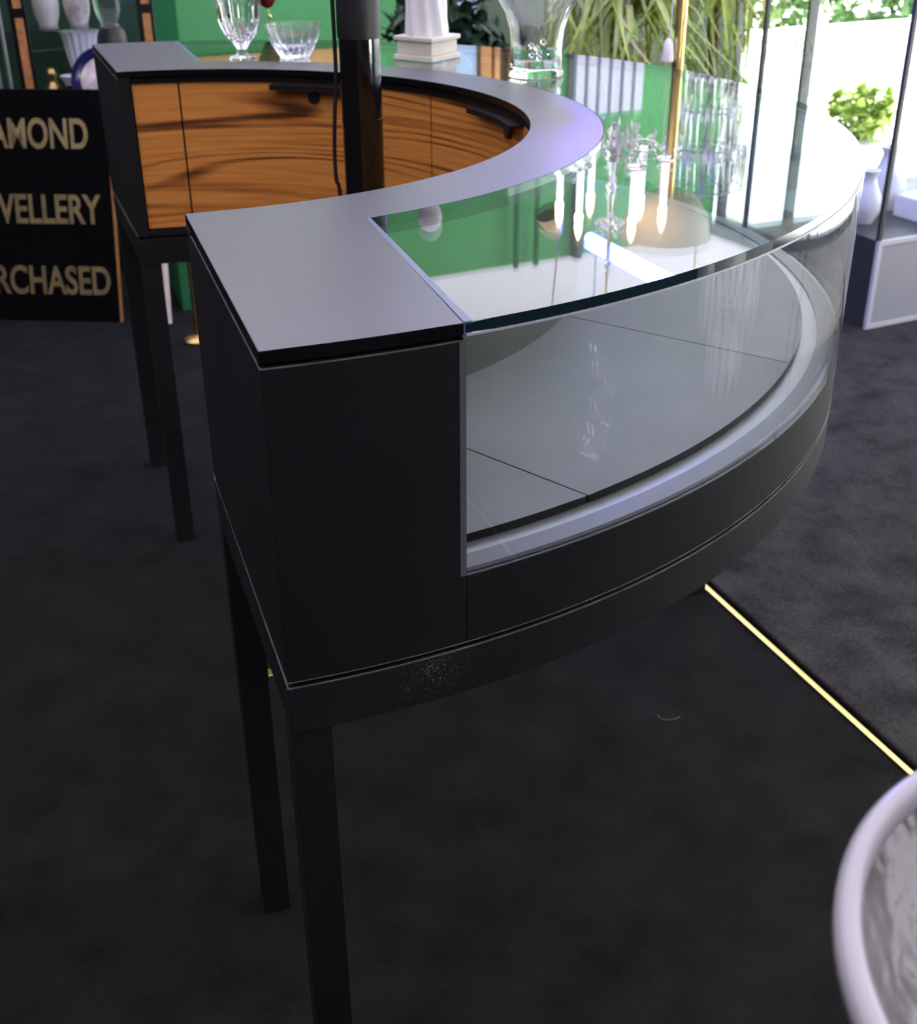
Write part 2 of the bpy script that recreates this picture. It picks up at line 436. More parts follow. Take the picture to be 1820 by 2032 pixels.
# lid: band + two end blocks, one closed outline
out = (arcpts(Ro, nO, gnO) + arcpts(Rg, gnI, gfI) + arcpts(Ro, gfO, fO) + arcpts(Ri, fI, nI))
bm = bmesh.new(); prism(bm, out, .9395, H, .0014)
bm.normal_update()
for f in bm.faces:
    if f.normal.z < .5: f.material_index = 1
obj('countertop', bm, [M['laminate'], M['gloss_edge']], counter)
for (a0, a1), (b0, b1) in (((gnO, gnO + D(.42)), (gnI, gnI + D(.5))), ((gfO - D(.42), gfO), (gfI - D(.5), gfI))):
    bm = bmesh.new(); prism(bm, sector(Rg + .001, Ro - .001, a0, a1, b0, b1), .9400, H + .0002)
    obj('edge_strip', bm, M['bluestrip'], counter)
bm = bmesh.new(); prism(bm, sector(Rg + .001, Ro, gnO + D(.06), gfO - D(.06), gnI + D(.1), gfI - D(.1)), .9405, H, .0012)
bm.normal_update()
for f in bm.faces:
    if abs(f.normal.z) < .3: f.material_index = 1
obj('glass_top', bm, [M['lidglass'], M['glassedge']], counter)
bm = bmesh.new(); prism(bm, sector(Ro - .003, Ro + .0006, gnO + D(.1), gfO - D(.1)), .9385, .9405)
obj('seal_bead', bm, M['cabedge'], counter)
# gap line under the lid
bm = bmesh.new(); prism(bm, sector(Ro - .012, Ro - .004, nO, gnO, nO, gnO), .936, .9395)
obj('shadow_gap', bm, M['dark'], counter)
# solid ends
bm = bmesh.new(); prism(bm, sector(Ri + .034, Rb, nO, gnO, nI, D(-86.)), ZG, .9365, .0012)
o = obj('end_block', bm, M['black'], counter)
bm = bmesh.new(); prism(bm, sector(Ri + .034, Rb, gfO, fO, D(69.5), fI), ZG, .9365, .0012)
obj('end_block', bm, M['black'], counter)
for a0, a1 in ((nI, nI + D(2.6)), (fI - D(2.2), fI)):   # inner cheek of each end
    bm = bmesh.new(); prism(bm, sector(Ri, Ri + .036, a0, a1), ZG, .9395, .001)
    obj('end_cheek', bm, M['black'], counter)
# solid skirt below the glass
bm = bmesh.new(); prism(bm, sector(.575, Rb, gnO, gfO, D(-86.), D(69.5)), ZG, ZGB - .004, .001)
obj('skirt', bm, M['black'], counter)
bm = bmesh.new(); prism(bm, sector(Ri + .002, .576, nI + D(2.6), fI - D(2.2)), ZG, .6645, .0008)
obj('inner_plinth', bm, M['black'], counter)
bm = bmesh.new(); prism(bm, sector(Ri + .004, .56, nI + D(2.6), fI - D(2.2)), .928, .9395)
obj('inner_rail', bm, M['dark'], counter)
# front glass
bm = bmesh.new(); prism(bm, sector(Rb - .006, Rb, gnO, gfO), ZGB - .003, .9395)
obj('front_glass', bm, M['glass'], counter, 40)
bm = bmesh.new(); prism(bm, sector(Rb - .0065, Rb + .0002, gnO - D(.35), gnO), ZGB - .003, .9365)
obj('glass_edge_strip', bm, M['graphite'], counter)
# inside of the case
bm = bmesh.new(); prism(bm, sector(.926, Rb - .0065, gnO, gfO), ZGB - .006, ZGB, .0006)
obj('glass_ledge', bm, M['ledge'], counter)
bm = bmesh.new(); prism(bm, sector(.902, .926, gnO, gfO), ZGB - .006, ZGB - .002)
obj('channel', bm, M['channel'], counter)
bm = bmesh.new(); prism(bm, sector(.575, .9025, gnO, gfO, D(-86.), D(69.5)), ZGB - .006, ZGB - .0015)
obj('case_floor', bm, M['dark'], counter)
seams = [(-89.8, -85.4), (-79.8, -84.8), (-51.6, -46.0), (-22, -20), (10, 11), (42, 41), (72.2, 68.6)]
for (a, b), (c, d) in zip(seams, seams[1:]):
    bm = bmesh.new(); prism(bm, sector(.600, .906, D(a) + .0009, D(c) - .0009, D(b) + .0014, D(d) - .0014), ZGB - .0015, .7340, .0007)
    bm.normal_update()
    for f in bm.faces:
        if f.normal.z < .3: f.material_index = 1  # edges coloured black in place of the board's shadowed side
    obj('display_board', bm, [M['deck'], M['dark']], counter)
bm = bmesh.new(); prism(bm, sector(.580, .600, D(-86.), D(69.5)), ZGB - .0015, .9395)
obj('back_panel', bm, M['backpanel'], counter)
# wooden doors round the inner face
def curved_panel(a0, a1, r0, r1, z0, z1):
    bm = bmesh.new(); n = max(2, int((a1 - a0) / D(1.2)))
    uvl = bm.loops.layers.uv.new('UVMap')
    g = [[[bm.verts.new((*pol(r, a0 + (a1 - a0) * i / n), z)) for r in (r0, r1)] for z in (z0, z1)] for i in range(n + 1)]
    def F(*vs):
        f = bm.faces.new(vs)
        for lp in f.loops:
            co = lp.vert.co; lp[uvl].uv = (math.atan2(co.y, co.x) * r0 + 3, co.z)
    for i in range(n):
        p, q = g[i], g[i + 1]
        F(p[0][0], q[0][0], q[1][0], p[1][0]); F(p[0][1], p[1][1], q[1][1], q[0][1])
        F(p[0][0], p[0][1], q[0][1], q[0][0]); F(p[1][0], q[1][0], q[1][1], p[1][1])
    for p in (g[0], g[-1]): F(p[0][0], p[0][1], p[1][1], p[1][0])
    return bm
obj('filler_panel', curved_panel(D(71.25), D(79.8), .535, .548, .668, .9335), M['wood'], counter)
obj('filler_panel', curved_panel(D(-98), D(-89.4), .535, .548, .668, .9335), M['wood'], counter)
hand = {0: (34.5, 52.8), 1: (-15.6, 4.0), 2: (-70.5, -52.5)}
lock = {0: 44.4, 1: -8.2, 2: -62}
for k, (a0, a1) in enumerate(((17.75, 70.9), (-35.8, 17.4), (-89.1, -36.1))):
    d = obj('door', curved_panel(D(a0), D(a1), .535, .548, .668, .9335), M['wood'], counter)
    h0, h1 = hand[k]
    bm = bmesh.new(); prism(bm, sector(.513, .5355, D(h0), D(h1)), .9225, .9255, .0006)
    prism(bm, sector(.513, .5155, D(h0), D(h1)), .9165, .9235, .0006)
    obj('handle', bm, M['black'], d)
    bm = bmesh.new(); lathe(bm, [(.0105, 0), (.0105, .006), (.0095, .0075), (.004, .0078)], 24)
    lk = obj('lock', bm, M['steel'], d, 40)
    la = D(lock[k]); lk.location = (*pol(.5355, la), .9035); lk.rotation_euler = (0, -math.pi / 2, la)
bm = bmesh.new(); prism(bm, sector(.548, .562, D(-98), D(80)), .664, .9335)
obj('door_carcass', bm, M['dark'], counter)
# base frame
bm = bmesh.new()
prism(bm, sector(.9245, Rb, nO, fO), ZA, .6495, .0012)
obj('base_rail', bm, M['scuffed'], counter)
bm = bmesh.new(); prism(bm, sector(Ri, Ri + .03, nI, fI), ZA, .6495, .0012)
obj('base_rail', bm, M['black'], counter)
for ao, ai, s in ((nO, nI, 1), (fO, fI, -1)):
    bm = bmesh.new(); prism(bm, sector(Ri + .03, .9245, min(ao, ao + s * D(1.9)), max(ao, ao + s * D(1.9)), min(ai, ai + s * D(3.3)), max(ai, ai + s * D(3.3))), ZA, .6495, .0012)
    obj('base_rail', bm, M['black'], counter)
bm = bmesh.new(); prism(bm, sector(Ri + .006, Rb - .004, nO + D(.4), fO - D(.4)), .6495, ZG)
obj('reveal', bm, M['dark'], counter)
# pale strips along the joints, standing in for bevel highlights
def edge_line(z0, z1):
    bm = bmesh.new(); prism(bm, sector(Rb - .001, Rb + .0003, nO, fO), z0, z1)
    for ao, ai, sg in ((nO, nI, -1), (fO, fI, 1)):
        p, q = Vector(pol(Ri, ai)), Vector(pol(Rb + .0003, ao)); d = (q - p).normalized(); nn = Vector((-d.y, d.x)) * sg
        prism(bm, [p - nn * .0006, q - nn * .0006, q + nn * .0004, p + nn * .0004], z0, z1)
    obj('highlight_line', bm, M['glint'], counter)
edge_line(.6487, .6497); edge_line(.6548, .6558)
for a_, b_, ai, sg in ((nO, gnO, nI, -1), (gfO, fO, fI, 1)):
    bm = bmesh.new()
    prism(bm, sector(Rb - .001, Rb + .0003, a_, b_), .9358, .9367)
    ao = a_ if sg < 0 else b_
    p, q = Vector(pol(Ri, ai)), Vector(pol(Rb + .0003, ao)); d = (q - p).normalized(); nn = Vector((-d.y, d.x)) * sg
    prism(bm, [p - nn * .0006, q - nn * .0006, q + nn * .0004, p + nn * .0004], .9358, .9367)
    obj('highlight_line', bm, M['glint'], counter)
def leg(r, a, side):
    """square leg flush with the frame corner: r is its inner radius, side puts it inside the end"""
    bm = bmesh.new(); box(bm, 0, .036, 0 if side > 0 else -.036, .036 if side > 0 else 0, 0, ZA)
    if side == 0: pass
    bmesh.ops.bevel(bm, geom=[e for e in bm.edges], offset=.0015, segments=2, affect='EDGES', profile=.5)
    o = obj('leg', bm, M['black'], counter)
    o.location = (*pol(r, a), 0); o.rotation_euler = (0, 0, a)
leg(Rb - .0375, nO, 1); leg(Ri + .001, nI, 1)
leg(Rb - .0375, fO, -1); leg(Ri + .001, fI, -1)
leg(Rb - .0385, D(-9.8), 1); leg(Ri + .001, D(-9.8), 1)

# ------------------------------------------------------------------ things standing on the glass
def cut_vase(name, label, loc, s=1):
    t = thing(name, label, 'vase', loc)
    bm = bmesh.new()
    prof = [(.026, 0), (.027, .004), (.012, .010), (.010, .020), (.018, .034), (.034, .052), (.043, .078), (.046, .110), (.050, .128), (.046, .128), (.041, .108), (.037, .078), (.027, .055), (.010, .042)]
    lathe(bm, [(r * s, z * s) for r, z in prof], 60, True, .085, 10)
    obj('bowl', bm, M['crystal'], t)
    return t
cut_vase('crystal_vase', 'cut crystal vase on the far end of the glass top, left of the black pole', (.318, .572, H + .0006), .86)
t = thing('crystal_bowl', 'low ribbed crystal bowl on the glass top beside the cut crystal vase', 'bowl', (.408, .535, H + .0006))
bm = bmesh.new(); lathe(bm, [(.026, 0), (.028, .005), (.034, .014), (.042, .030), (.048, .050), (.052, .060), (.048, .060), (.043, .048), (.036, .030), (.02, .016)], 48, True, .04, 16)
obj('bowl', bm, M['frost'], t)
t = thing('trumpet_vase', 'tall clear glass vase flaring to a wide mouth on the glass top', 'vase', (.692, .125, H + .0006))
bm = bmesh.new()
pr = [(.048, 0), (.050, .006), (.046, .014), (.046, .05), (.049, .075), (.058, .10), (.074, .125), (.098, .150)]
pr = [(r * .95, z) for r, z in pr]
lathe(bm, pr + [(r - .004, z + .001) for r, z in pr[::-1][:-2]], 48)
obj('glass_body', bm, M['crystal'], t, 60)
bm = bmesh.new()
for k in range(6):
    a = k * 2.4; r = .006 + .0012 * k
    lathe_c = Matrix.Translation((r * math.cos(a), r * math.sin(a), .024 + .006 * k))
    bmesh.ops.create_icosphere(bm, subdivisions=1, radius=.006, matrix=lathe_c)
obj('glass_beads', bm, M['crystal'], t)
# draped white figurine on a cream plinth
t = thing('figurine', 'white draped figurine on a cream plinth to the right of the pole', 'figurine', (.622, .405, H + .0006))
bm = bmesh.new(); box(bm, -.045, .045, -.045, .045, 0, .010); box(bm, -.040, .040, -.040, .040, .010, .034); box(bm, -.045, .045, -.045, .045, .034, .042)
bmesh.ops.bevel(bm, geom=list(bm.edges), offset=.002, segments=2, affect='EDGES', profile=.5)
p = obj('plinth', bm, M['cream'], t); p.rotation_euler = (0, 0, D(27))
bm = bmesh.new()
n = 56; rings = []
for j in range(22):
    z = .042 + j * .0105; tt = j / 21
    base = .040 * (1 - .12 * math.sin(tt * 3.0)) if tt < .55 else .040 * (1 - .45 * (tt - .55))
    ring = []
    for i in range(n):
        a = 2 * math.pi * i / n
        fold = 1 + .10 * (1 - tt * .6) * math.sin(9 * a + 2.2 * math.sin(tt * 3)) + .05 * math.sin(4 * a + 5 * tt)
        ring.append(bm.verts.new((base * fold * math.cos(a), base * .85 * fold * math.sin(a), z)))
    rings.append(ring)
for a_, b_ in zip(rings, rings[1:]):
    for i in range(n): bm.faces.new((a_[i], a_[(i + 1) % n], b_[(i + 1) % n], b_[i]))
bm.faces.new(rings[0][::-1]); bm.faces.new(rings[-1])
obj('drapery', bm, M['plaster'], t, 60)
bm = bmesh.new(); bmesh.ops.create_uvsphere(bm, u_segments=24, v_segments=16, radius=.024, matrix=Matrix.Translation((0, 0, .295)) @ Matrix.Scale(1.25, 4, (0, 0, 1)))
tube(bm, [(0, 0, .255), (0, 0, .28)], .012, 14)
obj('head', bm, M['plaster'], t, 60)

# ------------------------------------------------------------------ chandeliers (seen mirrored in the glass top)
def drop_mesh(h=.02, r=.006):
    bm = bmesh.new(); lathe(bm, [(.0008, 0), (r, -h * .62), (r * .5, -h * .9), (.0006, -h)], 6)
    bmesh.ops.recalc_face_normals(bm, faces=bm.faces)
    me = bpy.data.meshes.new('crystal_drop'); bm.to_mesh(me); bm.free(); me.materials.append(M['crystal']); return me
DROP = drop_mesh(.024, .007); LONG = drop_mesh(.055, .005); BEAD = drop_mesh(.014, .007)
FROSTED = LONG.copy(); SPARK = DROP.copy(); SPARK.materials.clear(); SPARK.materials.append(M['strand'])
SPEAR = LONG.copy(); SPEAR.materials.clear(); SPEAR.materials.append(M['strand'])
FROSTED.materials.clear()# FROSTED.materials.clear(); FROSTED.materials.append(M['strand'])
def hang(me, parent, loc, rz=0):
    o = bpy.data.objects.new('crystal_drop', me); C.objects.link(o); o.parent = parent; o.location = loc; o.rotation_euler = (0, 0, rz); return o

def arm_chandelier(loc, label):
    t = thing('chandelier', label, 'chandelier', loc)
    bm = bmesh.new()
    lathe(bm, [(.001, .035), (.012, .045), (.020, .06), (.010, .075), (.016, .09), (.024, .105), (.010, .12), (.007, .15), (.014, .17), (.007, .19), (.006, .23), (.013, .25), (.006, .27), (.005, .33), (.010, .345), (.002, .36)], 16)
    obj('stem', bm, M['crystal'], t)
    bm = bmesh.new(); tube(bm, [(0, 0, .355), (0, 0, CEIL - loc[2])], .003, 8); obj('chain', bm, M['brass'], t)
    bm = bmesh.new(); lathe(bm, [(.045, CEIL - loc[2] - .03), (.05, CEIL - loc[2])], 24); obj('ceiling_rose', bm, M['brass'], t)
    for k in range(6):
        a = k * math.pi / 3 + .35; c, s = math.cos(a), math.sin(a)
        bm = bmesh.new()
        tube(bm, smoothpath([(0, 0, .10), (.04 * c, .04 * s, .075), (.085 * c, .085 * s, .075), (.115 * c, .115 * s, .10)], 6), .0045, 8)
        obj('arm', bm, M['crystal'], t)
        bm = bmesh.new(); lathe(bm, [(.006, .098), (.024, .106), (.026, .112), (.007, .112)], 16); o = obj('drip_pan', bm, M['crystal'], t); o.location = (.115 * c, .115 * s, 0)
        bm = bmesh.new(); lathe(bm, [(.008, .112), (.008, .205)], 14); cn = obj('candle', bm, M['candle'], t, 40); cn.location = (.115 * c, .115 * s, 0)
        bm = bmesh.new(); lathe(bm, [(.004, .205), (.009, .216), (.0095, .224), (.006, .240), (.001, .252)], 12); b = obj('bulb', bm, M['bulb'], cn, 60)
        for j in range(4):
            b = a + j * math.pi / 2
            hang(SPARK if j % 2 else DROP, t, (.115 * c + .021 * math.cos(b), .115 * s + .021 * math.sin(b), .104), b)
        hang(SPARK, t, (.085 * c, .085 * s, .07), a)
    for j in range(16):
        a = j * math.pi / 8; hang(SPEAR if j % 2 else LONG, t, (.045 * math.cos(a), .045 * math.sin(a), .085 + .01 * (j % 2)), a)
    for j in range(12):
        a = j * math.pi / 6; hang(DROP, t, (.028 * math.cos(a), .028 * math.sin(a), .27), a)
    return t
arm_chandelier((1.115, .50, 1.085), 'small crystal arm chandelier with white candles hanging above the glass top')

def tier_chandelier(loc, label, R, Hh, hangz=None, stand=False):
    me_ = LONG if not stand else FROSTED; bm_ = M['porcelain'] if not stand else M['coolbulb']
    t = thing('chandelier', label, 'chandelier', loc)
    bm = bmesh.new()
    for k, (r, z) in enumerate(((R, Hh), (R * .78, Hh * .72), (R * .55, Hh * .46), (R * .3, Hh * .22))):
        tube(bm, [(r * math.cos(i * math.pi / 16), r * math.sin(i * math.pi / 16), z) for i in range(33)], .004, 8)
        for q in range(3): tube(bm, [(0, 0, z), (r * math.cos(q * 2.094), r * math.sin(q * 2.094), z)], .0025, 6)
    tube(bm, [(0, 0, Hh * .2), (0, 0, Hh + .03)], .006, 8)
    obj('frame', bm, M['channel'], t)
    nd = 0
    for r, z, n_ in ((R, Hh, 34), (R * .78, Hh * .72, 28), (R * .55, Hh * .46, 20), (R * .3, Hh * .22, 10)):
        for i in range(n_):
            a = 2 * math.pi * i / n_
            o = hang(me_, t, (r * math.cos(a), r * math.sin(a), z - .003), a); o.scale = (2.3 if stand else 1.6, 2.3 if stand else 1.6, Hh * .34 / .055); nd += 1
    for q in range(3):
        bm = bmesh.new(); lathe(bm, [(.004, 0), (.024, .015), (.027, .03), (.012, .055), (.002, .06)] if stand else [(.004, 0), (.012, .015), (.013, .03), (.004, .048)], 16)
        o = obj('bulb', bm, bm_, t, 60); a = q * 2.094 + .5; o.location = (R * .4 * math.cos(a), R * .4 * math.sin(a), Hh * .73)
    if stand:
        bm = bmesh.new(); tube(bm, smoothpath([(0, 0, Hh + .02), (0, 0, Hh + .10), (0, R + .08, Hh + .14), (0, R + .14, Hh), (0, R + .14, -loc[2] + .012)], 8), .009, 10)
        obj('stand_pole', bm, M['frame'], t)
        bm = bmesh.new(); lathe(bm, [(.12, -loc[2]), (.12, -loc[2] + .012), (.02, -loc[2] + .02)], 32); o = obj('stand_base', bm, M['frame'], t); o.location = (0, R + .14, .012)
    else:
        bm = bmesh.new(); tube(bm, [(0, 0, Hh + .02), (0, 0, CEIL - loc[2])], .003, 8); obj('chain', bm, M['brass'], t)
        bm = bmesh.new(); lathe(bm, [(.045, CEIL - loc[2] - .03), (.05, CEIL - loc[2])], 24); obj('ceiling_rose', bm, M['brass'], t)
    return t
tier_chandelier((2.02, 1.33, 1.10), 'tiered crystal waterfall chandelier hanging before the window', .125, .42)
tier_chandelier((1.24, -1.13, .50), 'large tiered crystal chandelier hung low on a floor stand', .24, .50, stand=True)

# blue light tube hung under the canvas
TUBE_A, TUBE_C = Vector((1.552, 1.245, 1.607)), Vector((1.547, 1.022, 1.615))
TX, TY, TZ = TUBE_C
t = thing('tube_light', 'blue violet fluorescent tube hanging below the ceiling on two wires', 'light', (TX, TY, TZ))
pa = TUBE_A - TUBE_C; pb = -pa
bm = bmesh.new(); tube(bm, [pa, pb], .016, 16); obj('lamp_tube', bm, M['tube'], t, 60)
for s, (u_, v_) in enumerate(((1.0, 1.05), (-1.05, -1.0))):
    bm = bmesh.new(); tube(bm, [pa * u_, pa * v_], .018, 16); obj('end_cap', bm, M['white'], t)
for q in (.82, -.82):
    p_ = pa * q; bm = bmesh.new(); tube(bm, [p_ + Vector((0, 0, .014)), (p_.x, p_.y, CEIL - TZ)], .0015, 6); obj('wire', bm, M['frame'], t)
# brass spot lamp on a cord
t = thing('spot_lamp', 'small brass bell shaped lamp hanging from the ceiling on a cord', 'lamp', (1.26, .985, 1.46))
bm = bmesh.new(); lathe(bm, [(.036, -.03), (.034, -.01), (.026, .018), (.014, .034), (.006, .04)], 28); o = obj('lamp_shade', bm, M['brass'], t, 50); o.rotation_euler = (.0, D(35), .4)
bm = bmesh.new(); tube(bm, smoothpath([(.02, .01, .03), (.03, .02, .12), (.0, .0, .4), (0, 0, CEIL - 1.46)], 8), .002, 6); obj('cord', bm, M['bamboo'], t)
# red ornament over the far counter
t = thing('hanging_ornament', 'dark red hanging ornament with a gold bead above the green wall', 'ornament', (.553, 1.10, 1.03))
bm = bmesh.new(); lathe(bm, [(.002, -.045), (.012, -.040), (.019, -.026), (.026, -.012), (.034, .01), (.022, .04), (.004, .05)], 20, True, .1, 6); obj('body', bm, M['redlacquer'], t, 60)
bm = bmesh.new(); bmesh.ops.create_uvsphere(bm, u_segments=12, v_segments=8, radius=.005, matrix=Matrix.Translation((.003, 0, -.062))); tube(bm, [(.0, 0, -.044), (.003, 0, -.058)], .001, 6); obj('bead', bm, M['gold'], t, 60)
bm = bmesh.new(); tube(bm, [(0, 0, .048), (0, 0, CEIL - 1.03)], .0015, 6); obj('cord', bm, M['redlacquer'], t)

# brass floor lamp behind the counter
t = thing('floor_lamp', 'brass pole floor lamp with pull cord standing beyond the counter', 'lamp', (1.345, .60, .0121))
bm = bmesh.new(); lathe(bm, [(.13, 0), (.13, .015), (.05, .03), (.014, .04)], 36); obj('base', bm, M['brass'], t, 50)
bm = bmesh.new(); lathe(bm, [(.0125, .035), (.0125, 1.31)], 24); obj('pole', bm, M['brass'], t, 50)
bm = bmesh.new(); lathe(bm, [(.03, 1.30), (.07, 1.315), (.10, 1.36), (.11, 1.41), (.105, 1.41), (.094, 1.362), (.06, 1.322)], 36); obj('lamp_shade', bm, M['cream'], t, 50)
bm = bmesh.new(); lathe(bm, [(.003, .02), (.010, .012), (.014, -.02), (.014, -.028), (.002, -.03)], 16); o = obj('pull_knob', bm, M['porcelain'], t, 50); o.location = (-.028, .002, .895)
bm = bmesh.new(); tube(bm, smoothpath([(-.028, .002, .91), (-.024, .002, .96), (-.026, .0, 1.2), (-.026, 0, 1.303)], 5), .0016, 6); obj('pull_cord', bm, M['porcelain'], t)

# ------------------------------------------------------------------ foliage
def leaf_strip(bm, path, w, mi=0):
    n = len(path); L = []
    for i, p in enumerate(path):
        t = (path[min(i + 1, n - 1)] - path[max(i - 1, 0)]).normalized()
        s = t.cross(Vector((0, 0, 1)));
        if s.length < 1e-3: s = Vector((1, 0, 0))
        s.normalize(); ww = w * (1 - (i / (n - 1)) ** 2.2) + .0006
        u = s.cross(t).normalized()
        L.append([bm.verts.new(p - s * ww + u * ww * .3), bm.verts.new(p), bm.verts.new(p + s * ww + u * ww * .3)])
    for a, b in zip(L, L[1:]):
        for k in (0, 1):
            f = bm.faces.new((a[k], a[k + 1], b[k + 1], b[k])); f.material_index = mi
def pot(t, r, h):
    bm = bmesh.new(); lathe(bm, [(r * .75, 0), (r, h * .92), (r * 1.06, h * .92), (r * 1.06, h), (r * .92, h), (r * .9, h * .9)], 32); obj('pot', bm, M['pot'], t, 50)
def strand_plant(loc, label, n, crown, spread):
    t = thing('palm_plant', label, 'plant', loc); pot(t, .14, .28)
    bm = bmesh.new(); tube(bm, [(0, 0, .24), (.01, 0, crown * .6), (0, .01, crown)], .03, 12, .02); obj('trunk', bm, M['bark'], t, 60)
    bm = bmesh.new()
    for i in range(n):
        a = random.uniform(0, 6.283); r = random.uniform(.35, 1) * spread; up = random.uniform(.04, .16); dn = random.uniform(.12, .45)
        c, s = math.cos(a), math.sin(a); z = crown + random.uniform(-.1, .03); w = random.uniform(-.10, .10)
        path = smoothpath([(0, 0, z), (c * r * .45, s * r * .45, z + up), (c * r * .85, s * r * .85, z + up * .4 - .02), (c * r + w, s * r - w, z - dn * .55), (c * r * 1.02 + w * 2, s * r * 1.02 - w, z - dn)], 4)
        leaf_strip(bm, path, random.uniform(.007, .013), 1 if random.random() < .10 else 0)
    obj('foliage', bm, [M['leaf'], M['leafpale']], t)
    return t
strand_plant((2.0, 1.78, .0121), 'palm with long drooping strap leaves beyond the counter, left of the window', 150, .86, .30)
strand_plant((2.62, 2.1, .0121), 'second drooping strap leaf palm, nearer the window posts', 100, .88, .24)
def bush(name, label, loc, mat, rx, rz, n, ls, trunk=.25, group=None, potted=False):
    t = thing(name, label, 'plant', loc, group=group)
    if potted: pot(t, .13, .24)
    bm = bmesh.new()
    for k in range(7):
        a = k * .9; tube(bm, [(0, 0, .2 if potted else 0), (rx * .3 * math.cos(a), rx * .3 * math.sin(a), trunk), (rx * .7 * math.cos(a), rx * .7 * math.sin(a), trunk + rz * .9)], .010, 6, .004)
    obj('stem', bm, M['bark'], t)
    bm = bmesh.new()
    for i in range(n):
        th = random.uniform(0, 6.283); ph = math.acos(random.uniform(-1, 1)); rr = random.uniform(.45, 1) ** .5
        p = Vector((rx * rr * math.sin(ph) * math.cos(th), rx * rr * math.sin(ph) * math.sin(th), trunk + rz * (1 + rr * math.cos(ph))))
        d = Vector((random.gauss(0, 1), random.gauss(0, 1), random.gauss(.3, .7))).normalized() * ls * random.uniform(.6, 1.2)
        leaf_strip(bm, [p, p + d * .35, p + d * .7 - Vector((0, 0, ls * .06)), p + d - Vector((0, 0, ls * .16))], ls * .24)
    obj('foliage', bm, mat, t)
    return t
bush('shrub', 'dark leafy potted shrub in front of the orange posts', (1.62, 2.34, .0121), M['leaf_and_shade'], .20, .24, 420, .10, .42, potted=True)
# outside the window
struct('ground', boxes((X1 + .1, 16, -8, 14, -.05, -.001)), M['paving'])
o = obj('garden_wall', boxes((4.7, 9.0, 4.35, 4.6, 0, .38), (6.3, 6.6, -4, 4.4, 0, .38), bevel=.01), M['white']); tag(o, 'low white wall in sunlight outside the window', 'wall')
for k, (x, y, s, mt, lb) in enumerate(((4.02, 3.66, .9, 'leafyellow', 'yellow green shrub outside the window, nearest the corner post'), (4.44, 3.12, .9, 'leafyellow', 'yellow green shrub outside the window, right of the first'))):
    bush('shrub', lb, (x, y, 0), M[mt], .20 * s, .125 * s, 300, .09, .03, group='yellow green shrubs outside the window')
for k, (x, y, s, lb) in enumerate(((4.4, 5.3, 1.0, 'mid green bush behind the white wall, leftmost outside the window'), (5.5, 5.35, 1.0, 'mid green bush behind the white wall, middle one of three'), (6.6, 5.3, 1.0, 'mid green bush behind the white wall, furthest to the right'))):
    bush('shrub', lb, (x, y, 0), M['leafmid'], .45 * s, .42 * s, 520, .16, .1, group='bushes behind the white wall')

# ------------------------------------------------------------------ glass showcase on the right
t = thing('showcase', 'grey based glass showcase standing by the window', 'showcase', (2.30, .83, .0121), D(-1))
W_, D_, HB = .95, .63, .272
o = obj('base_cabinet', boxes((0.004, W_, .006, D_, 0, HB), bevel=.002), M['frame'], t)
pn = obj('front_panel', boxes((.012, W_ - .012, 0, .008, .012, HB - .012)), M['cabpanel'], t)
bm = boxes((0, .016, -.004, .008, 0, HB), (W_ - .016, W_, -.004, .008, 0, HB), (.016, W_ - .016, -.004, .008, 0, .014), (.016, W_ - .016, -.004, .008, HB - .014, HB))
obj('panel_edging', bm, M['cabedge'], t)
for x in (0, W_ - .014):
    for y in (0, D_ - .014):
        obj('corner_post', boxes((x, x + .014, y, y + .014, HB, 1.7), bevel=.001), M['frame'], t)
obj('top', boxes((0, W_, 0, D_, 1.7, 1.74)), M['frame'], t)
obj('front_pane', boxes((.014, W_ - .014, .004, .009, HB, 1.7)), M['glass'], t)
obj('side_pane', boxes((.004, .009, .014, D_ - .014, HB, 1.7)), M['glass'], t)
obj('shelf', boxes((.014, W_ - .014, .012, D_ - .012, .70, .708)), M['glass'], t)
def small_vase(loc, label, s):
    bm = bmesh.new(); lathe(bm, [(.03 * s, 0), (.05 * s, .04 * s), (.055 * s, .08 * s), (.03 * s, .13 * s), (.022 * s, .16 * s), (.034 * s, .18 * s), (.028 * s, .18 * s), (.018 * s, .155 * s)], 32)
    o = obj('vase', bm, M['porcelain'], None, 50, loc); tag(o, label, 'vase', 'white vases in the showcase')
small_vase((2.42, 1.02, .0121 + HB), 'white porcelain vase in the glass showcase, near its corner post', .9)
small_vase((2.60, 1.12, .0121 + HB), 'white porcelain vase in the glass showcase, further from the corner post', 1.1)
bm = boxes((0, .2, 0, .16, 0, .07), bevel=.006); o = obj('box', bm, M['porcelain'], None, None, (2.56, .88, .0121 + HB)); tag(o, 'low white box at the front of the glass showcase', 'box')

